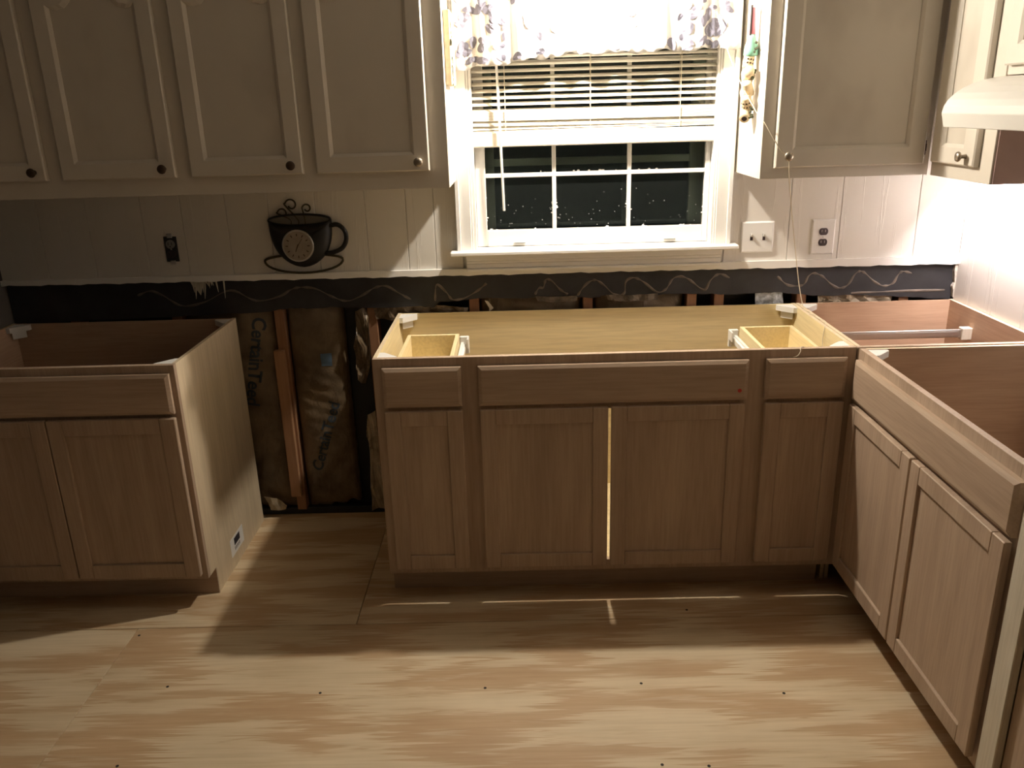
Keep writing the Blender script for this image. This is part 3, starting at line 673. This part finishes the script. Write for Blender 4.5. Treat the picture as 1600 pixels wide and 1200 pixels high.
# ------------------------------------------------------------------ outlets and switch
ol = thing('bare_outlet', 'uncovered black outlet on the shadowed wall left of the cup clock', 'outlet')
ox, oz = -0.836, 1.146
box('outlet_box', BLACKP, ol, ox - 0.024, ox + 0.024, -0.004, 0.0, oz - 0.047, oz + 0.047, bev=0.001)
for z in (oz + 0.050, oz - 0.050): box('mounting_ear', STEEL, ol, ox - 0.010, ox + 0.010, -0.0055, -0.0035, z - 0.008, z + 0.008, bev=0.0008)
for z, mm in ((oz + 0.019, plain('grey_plastic', (0.20, 0.20, 0.19), 0.4)), (oz - 0.019, DARKP)):
    bm = bmesh.new(); lathe(bm, [(0.0165, 0), (0.0165, 0.006), (0.015, 0.007)], (ox, -0.004, z), (0, -1, 0), 20); f = obj('receptacle', bm, mm, ol)
    bm = bmesh.new(); bx(bm, ox - 0.0075, ox - 0.0050, -0.0116, -0.0108, z - 0.003, z + 0.007); bx(bm, ox + 0.0050, ox + 0.0075, -0.0116, -0.0108, z - 0.003, z + 0.007); lathe(bm, [(0.0026, 0), (0.0026, 0.0008)], (ox, -0.0108, z - 0.008), (0, -1, 0), 10); obj('slot', bm, BLACKP, f)
bm = bmesh.new(); lathe(bm, [(0.003, 0), (0.003, 0.003), (0.001, 0.004)], (ox, -0.004, oz), (0, -1, 0), 10); obj('screw', bm, STEEL, ol)
def plate(parent, x0, x1, z0, z1):
    bm = bmesh.new(); slab(bm, x0, x1, z0, z1, 0.0, -0.0065, 0.005, 0.004); return obj('cover_plate', bm, WHITEP, parent)
sw = thing('light_switch', 'white double toggle switch plate right of the window sill', 'switch')
p = plate(sw, 1.302, 1.423, 1.075, 1.190)
for x in (1.340, 1.386):
    box('toggle_slot', DARKP, sw, x - 0.005, x + 0.005, -0.0072, -0.0064, 1.121, 1.145)
    bm = bmesh.new(); prism(bm, [(-0.0072, 1.134), (-0.0072, 1.143), (-0.019, 1.150), (-0.019, 1.144)], YZ, x - 0.0038, x + 0.0038); obj('toggle', bm, WHITEP, sw)
eo = thing('duplex_outlet', 'white plate with two dark sockets right of the light switch', 'outlet')
plate(eo, 1.562, 1.650, 1.062, 1.192)
for z in (1.147, 1.107):
    bm = bmesh.new(); n = 24; pts = []
    for k in range(n):
        a = 2 * math.pi * k / n; pts.append((1.606 + 0.0165 * math.cos(a), z + max(-0.0128, min(0.0128, 0.0165 * math.sin(a)))))
    prism(bm, pts, XZ, -0.0085, -0.006); f = obj('receptacle', bm, DARKP, eo)
    bm = bmesh.new(); bx(bm, 1.5985, 1.6005, -0.0092, -0.0084, z - 0.002, z + 0.007); bx(bm, 1.6115, 1.6135, -0.0092, -0.0084, z - 0.002, z + 0.007); obj('slot', bm, STEEL, f)
bm = bmesh.new(); lathe(bm, [(0.003, 0), (0.003, 0.001), (0.001, 0.0015)], (1.606, -0.0065, 1.127), (0, -1, 0), 10); obj('screw', bm, STEEL, eo)

# ------------------------------------------------------------------ insulation
def batt(name, label, x0, x1, z0, z1, depth, seed, skew=0.0):
    q = random.Random(seed)
    ph = [q.uniform(0, 6.28) for _ in range(6)]
    def f(x, z):
        u = (x - x0) / (x1 - x0); t = (z - z0) / (z1 - z0)
        e = max(0.0, (4 * u * (1 - u))) ** 0.45 * max(0.0, min(1, 8 * t, 8 * (1 - t) + 0.3)) ** 0.5
        wr = 0.003 * math.sin(z * 21 + x * 30 + ph[0]) + 0.004 * math.sin(z * 47 - x * 55 + ph[1]) * math.sin(z * 9 + ph[2]) + 0.002 * math.sin(z * 120 + 40 * x + ph[3])
        return 0.070 - depth * e + wr * e
    bm = bmesh.new(); NX, NZ = 22, 80; F = []; Bk = []
    for i in range(NX + 1):
        x = x0 + (x1 - x0) * i / NX; col = []; cb2 = []
        for k in range(NZ + 1):
            lo_ = z0 + skew * (i / NX - 0.5) + 0.012 * math.sin(i * 0.9 + ph[4]); zz_ = lo_ + (z1 - lo_) * k / NZ
            col.append(bm.verts.new((x, f(x, max(z0, zz_)), zz_))); cb2.append(bm.verts.new((x, 0.088, zz_)))
        F.append(col); Bk.append(cb2)
    for i in range(NX):
        for k in range(NZ):
            bm.faces.new((F[i][k], F[i + 1][k], F[i + 1][k + 1], F[i][k + 1])); bm.faces.new((Bk[i][k], Bk[i][k + 1], Bk[i + 1][k + 1], Bk[i + 1][k]))
        for k in (0, NZ): bm.faces.new((F[i][k], F[i + 1][k], Bk[i + 1][k], Bk[i][k]))
    for k in range(NZ):
        for i in (0, NX): bm.faces.new((F[i][k], F[i][k + 1], Bk[i][k + 1], Bk[i][k]))
    o = tag(obj(name, bm, KRAFT, None, True), label, 'insulation', 'insulation batts in the wall')
    return o, f
b1, f1 = batt('insulation_batt', 'wide kraft paper insulation batt with a blue square, in the gap between cabinets', -0.450, -0.225, 0.035, 1.0, 0.042, 3, 0.05)
b2, f2 = batt('insulation_batt', 'narrow kraft paper insulation batt beside the left base cabinet', -0.850, -0.490, 0.035, 1.0, 0.040, 5, -0.03)
b3, f3 = batt('insulation_batt', 'kraft paper insulation batt seen over the sink cabinet back, left half', 0.314, 0.712, 0.035, 0.96, 0.045, 8)
b4, f4 = batt('insulation_batt', 'kraft paper insulation batt seen over the sink cabinet back, right half', 0.754, 1.113, 0.035, 0.96, 0.045, 9)
def text_on(s, size, base, ang, f, parent, m, off=0.0015):
    cu = bpy.data.curves.new('txt', 'FONT'); cu.body = s; cu.size = size; cu.resolution_u = 3; cu.offset = size * 0.022; cu.space_character = 0.97
    to = bpy.data.objects.new('txt', cu); C.objects.link(to); me = bpy.data.meshes.new_from_object(to)
    bpy.data.objects.remove(to); bpy.data.curves.remove(cu)
    bm = bmesh.new(); bm.from_mesh(me); bpy.data.meshes.remove(me)
    bmesh.ops.triangulate(bm, faces=bm.faces[:])
    bmesh.ops.subdivide_edges(bm, edges=[e for e in bm.edges if e.calc_length() > size * 0.15], cuts=2)
    ca, sa = math.cos(ang), math.sin(ang)
    for v in bm.verts:
        x = base[0] + v.co.x * ca - v.co.y * sa; z = base[1] + v.co.x * sa + v.co.y * ca
        v.co = (x, f(x, z) - off, z)
    return obj('lettering', bm, m, parent)
text_on('CertainTeed', 0.064, (-0.372, 0.200), math.radians(71), f1, b1, GREYINK)
text_on('CertainTeed', 0.075, (-0.575, 0.870), math.radians(-101), f2, b2, GREYINK)
bm = bmesh.new()
N = 6; g = [[bm.verts.new((-0.325 + 0.042 * i / N, f1(-0.325 + 0.042 * i / N, 0.660 + 0.052 * k / N) - 0.0016, 0.660 + 0.052 * k / N)) for k in range(N + 1)] for i in range(N + 1)]
for i in range(N):
    for k in range(N): bm.faces.new((g[i][k], g[i + 1][k], g[i + 1][k + 1], g[i][k + 1]))
obj('blue_square_print', bm, BLUEINK, b1)
# crumpled torn paper pieces
def crumple(name, label, poly, y, seed, amp=0.014, m=None, th=0.0012):
    q = random.Random(seed); bm = bmesh.new()
    xs_ = [p[0] for p in poly]; zs_ = [p[1] for p in poly]
    vs = [bm.verts.new((x, y, z)) for x, z in poly]; fc = bm.faces.new(vs)
    bmesh.ops.triangulate(bm, faces=[fc])
    for _ in range(3): bmesh.ops.subdivide_edges(bm, edges=[e for e in bm.edges if e.calc_length() > 0.018], cuts=1); bmesh.ops.triangulate(bm, faces=bm.faces[:])
    ph = [q.uniform(0, 6) for _ in range(4)]
    for v in bm.verts:
        x, z = v.co.x, v.co.z
        v.co.y += amp * (math.sin(x * 90 + z * 35 + ph[0]) * 0.5 + math.sin(z * 70 - x * 120 + ph[1]) * 0.35 + math.sin(z * 21 + ph[2]) * 0.5) + q.uniform(-1, 1) * amp * 0.18
    r = bmesh.ops.solidify(bm, geom=bm.faces[:], thickness=th)
    return tag(obj(name, bm, m or KRAFT), label, 'paper', 'torn paper facing in the wall')
PALEK = plain('pale_torn_paper', (0.40, 0.33, 0.23), 0.45, var=0.25, scale=25)
crumple('torn_paper', 'crumpled kraft paper curl high in the dark stud bay beside the sink cabinet', [(-0.172, .88), (-0.135, .90), (-0.12, .86), (-0.125, .76), (-0.13, .66), (-0.155, .585), (-0.185, .60), (-0.178, .68), (-0.190, .74), (-0.172, .80)], 0.025, 2, 0.016)
crumple('torn_paper', 'pale shredded paper hanging low beside the sink cabinet foot', [(-0.160, .45), (-0.125, .47), (-0.12, .35), (-0.115, .20), (-0.12, .03), (-0.175, .02), (-0.155, .10), (-0.165, .20), (-0.15, .28), (-0.17, .36)], 0.028, 4, 0.013, PALEK)
crumple('torn_paper', 'white scrap of paper at the foot of the gap studs', [(-0.62, .10), (-0.57, .09), (-0.53, .055), (-0.54, .035), (-0.60, .035)], 0.020, 6, 0.008, PALEK)
crumple('torn_paper', 'small pale triangle of paper above the sink cabinet back edge', [(0.335, .915), (0.352, .885), (0.350, .868), (0.368, .885), (0.348, .912)], 0.008, 9, 0.002, plain('white_scrap', (0.6, 0.55, 0.47), 0.6))
crumple('torn_paper', 'brown paper flap below the black strip, left of the window', [(-0.10, .90), (0.04, .905), (0.15, .90), (0.27, .885), (0.26, .85), (0.0, .84), (-0.09, .85)], 0.024, 12, 0.009)
crumple('torn_paper', 'white and blue paper scrap behind the sink cabinet right corner', [(1.375, .915), (1.48, .915), (1.49, .86), (1.38, .86)], 0.024, 14, 0.005, plain('printed_white_paper', (0.5, 0.54, 0.58), 0.5, var=0.5, scale=60))
crumple('torn_paper', 'crumpled paper strip behind the corner cabinet back edge', [(1.62, .895), (1.70, .90), (1.85, .90), (1.91, .895), (1.90, .86), (1.62, .86)], 0.03, 15, 0.01, PALEK)
CLEAR = plain('shiny_poly_sheet', (0.12, 0.10, 0.08), 0.18, var=0.4, scale=30)
crumple('torn_paper', 'shiny crinkled sheet edge below the black strip under the window', [(0.53, .928), (0.60, .922), (0.69, .926), (0.69, .905), (0.60, .900), (0.54, .908)], 0.010, 21, 0.004, CLEAR)
crumple('torn_paper', 'shiny crinkled sheet edge right of centre under the window', [(0.80, .926), (0.90, .922), (1.00, .926), (1.00, .90), (0.86, .898), (0.81, .906)], 0.010, 23, 0.005, CLEAR)

# ------------------------------------------------------------------ hangings beside the window
pq = thing('wooden_plaque', 'narrow wooden plaque with leaf trim on the cabinet side left of the window', 'plaque')
box('board', CORK, pq, 0.2505, 0.272, -0.275, -0.10, 1.690, 1.915, bev=0.003)
for i in range(16):
    y = -0.272 + rnd.random() * 0.03; z = 1.69 + (rnd.random() * 0.09 if i % 2 else 0.12 + rnd.random() * 0.10); a = rnd.uniform(0, 3.14)
    bm = bmesh.new(); L, wd = rnd.uniform(0.007, 0.013), rnd.uniform(0.002, 0.004)
    prism(bm, [(-L, 0), (0, wd), (L, 0), (0, -wd)], YZ, 0.0, 0.003)
    o = obj('leaf', bm, LEAFD, pq); o.matrix_local = Matrix.Translation((0.2715, y, z)) @ Matrix.Rotation(a, 4, 'X')
ch = thing('cork_hanging', 'hanging string of wine corks under a small red and green bottle', 'ornament')
hx, hy = 1.241, -0.215
bm = bmesh.new(); lathe(bm, [(0.0, 0), (0.007, 0.003), (0.008, 0.05), (0.011, 0.085)], (hx, hy, 1.900), (0, 0, -1), 14); nk = obj('bottle_neck', bm, REDF, ch, True)
bm = bmesh.new(); bx(bm, hx - 0.0105, hx - 0.004, hy - 0.010, hy - 0.006, 1.815, 1.905, 0.001); obj('neck_stripe', bm, DARKP, nk)
bm = bmesh.new(); lathe(bm, [(0.011, 0), (0.014, 0.015), (0.021, 0.035), (0.0235, 0.050), (0.0235, 0.062), (0.015, 0.066)], (hx, hy, 1.818), (0, 0, -1), 16); obj('bottle', bm, GREENG, ch, True)
for i, (dy, z, ax, L) in enumerate(((0.0, 1.735, (0.2, 0.2, 1), 0.038), (-0.016, 1.700, (-0.3, -0.9, 0.4), 0.046), (0.010, 1.690, (0.1, 0.8, 0.6), 0.046), (-0.010, 1.655, (-0.4, -0.5, 0.8), 0.048), (0.012, 1.635, (0.1, 0.9, 0.4), 0.046), (-0.008, 1.610, (-0.3, -0.5, 0.8), 0.048), (0.0, 1.575, (-0.30, -0.70, -0.55), 0.052))):
    bm = bmesh.new(); a = Vector(ax).normalized(); o_ = Vector((hx - 0.006, hy + dy, z)) - a * L / 2
    lathe(bm, [(0.016, 0), (0.0175, 0.003), (0.0175, L - 0.003), (0.016, L)], o_, a, 16); ckk = obj('cork', bm, CORK, ch, True)
    u = a.cross(Vector((0.3, 0.2, 1))).normalized(); v = a.cross(u)
    bm = bmesh.new()
    for k in range(4):
        for j in range(2):
            th = 2.2 + 0.55 * k + i; rv = (u * math.cos(th) + v * math.sin(th)); c = o_ + a * (L * (0.35 + 0.3 * j)) + rv * 0.0176
            tg = a.cross(rv)
            q = [bm.verts.new(c + tg * (0.0035 * sx) + a * (0.003 * sy) + rv * 0.0004) for sx, sy in ((-1, -1), (1, -1), (0.6, 1), (-0.8, 0.6))]; bm.faces.new(q)
    tag(obj('cork_print', bm, BRONZE, ckk), kind='stuff')
    if i == 6:
        bm = bmesh.new(); lathe(bm, [(0.009, 0), (0.009, 0.0006)], o_ + a * L, a, 12); obj('cork_hole', bm, DARKP, ckk)
for i in range(22):
    bm = bmesh.new(); bmesh.ops.create_icosphere(bm, subdivisions=1, radius=rnd.uniform(0.0035, 0.006), matrix=Matrix.Translation((hx + rnd.uniform(0.0, 0.014), hy - rnd.uniform(0.012, 0.034), rnd.choice([rnd.uniform(1.56, 1.60), rnd.uniform(1.68, 1.72), rnd.uniform(1.76, 1.81)])))); obj('berry', bm, LEAFD, ch)

# pull cord of the blind, looped on the knob and trailing to the cabinets
pts = [(1.150, 0.0, 1.99), (1.168, -0.09, 1.85), (1.205, -0.19, 1.70), (1.255, -0.31, 1.565), (1.268, -0.336, 1.545), (1.310, -0.352, 1.475), (1.340, -0.358, 1.441), (1.346, -0.360, 1.424), (1.360, -0.335, 1.36), (1.415, -0.23, 1.22), (1.470, -0.13, 1.08), (1.505, -0.085, 0.965), (1.521, -0.10, 0.888), (1.519, -0.135, 0.880), (1.528, -0.165, 0.880), (1.516, -0.19, 0.880), (1.532, -0.215, 0.880), (1.522, -0.25, 0.880), (1.534, -0.29, 0.880), (1.524, -0.335, 0.879), (1.509, -0.365, 0.871), (1.505, -0.37, 0.82), (1.495, -0.42, 0.775), (1.44, -0.52, 0.80), (1.375, -0.585, 0.868), (1.350, -0.604, 0.879), (1.346, -0.617, 0.869), (1.338, -0.617, 0.855), (1.325, -0.616, 0.850)]
bm = bmesh.new(); tube(bm, catmull(pts, 5), 0.0016, 6); tag(obj('pull_cord', bm, CORDM, None, True), 'thin cream blind cord looped over the cabinet knob and trailing down', 'cord')
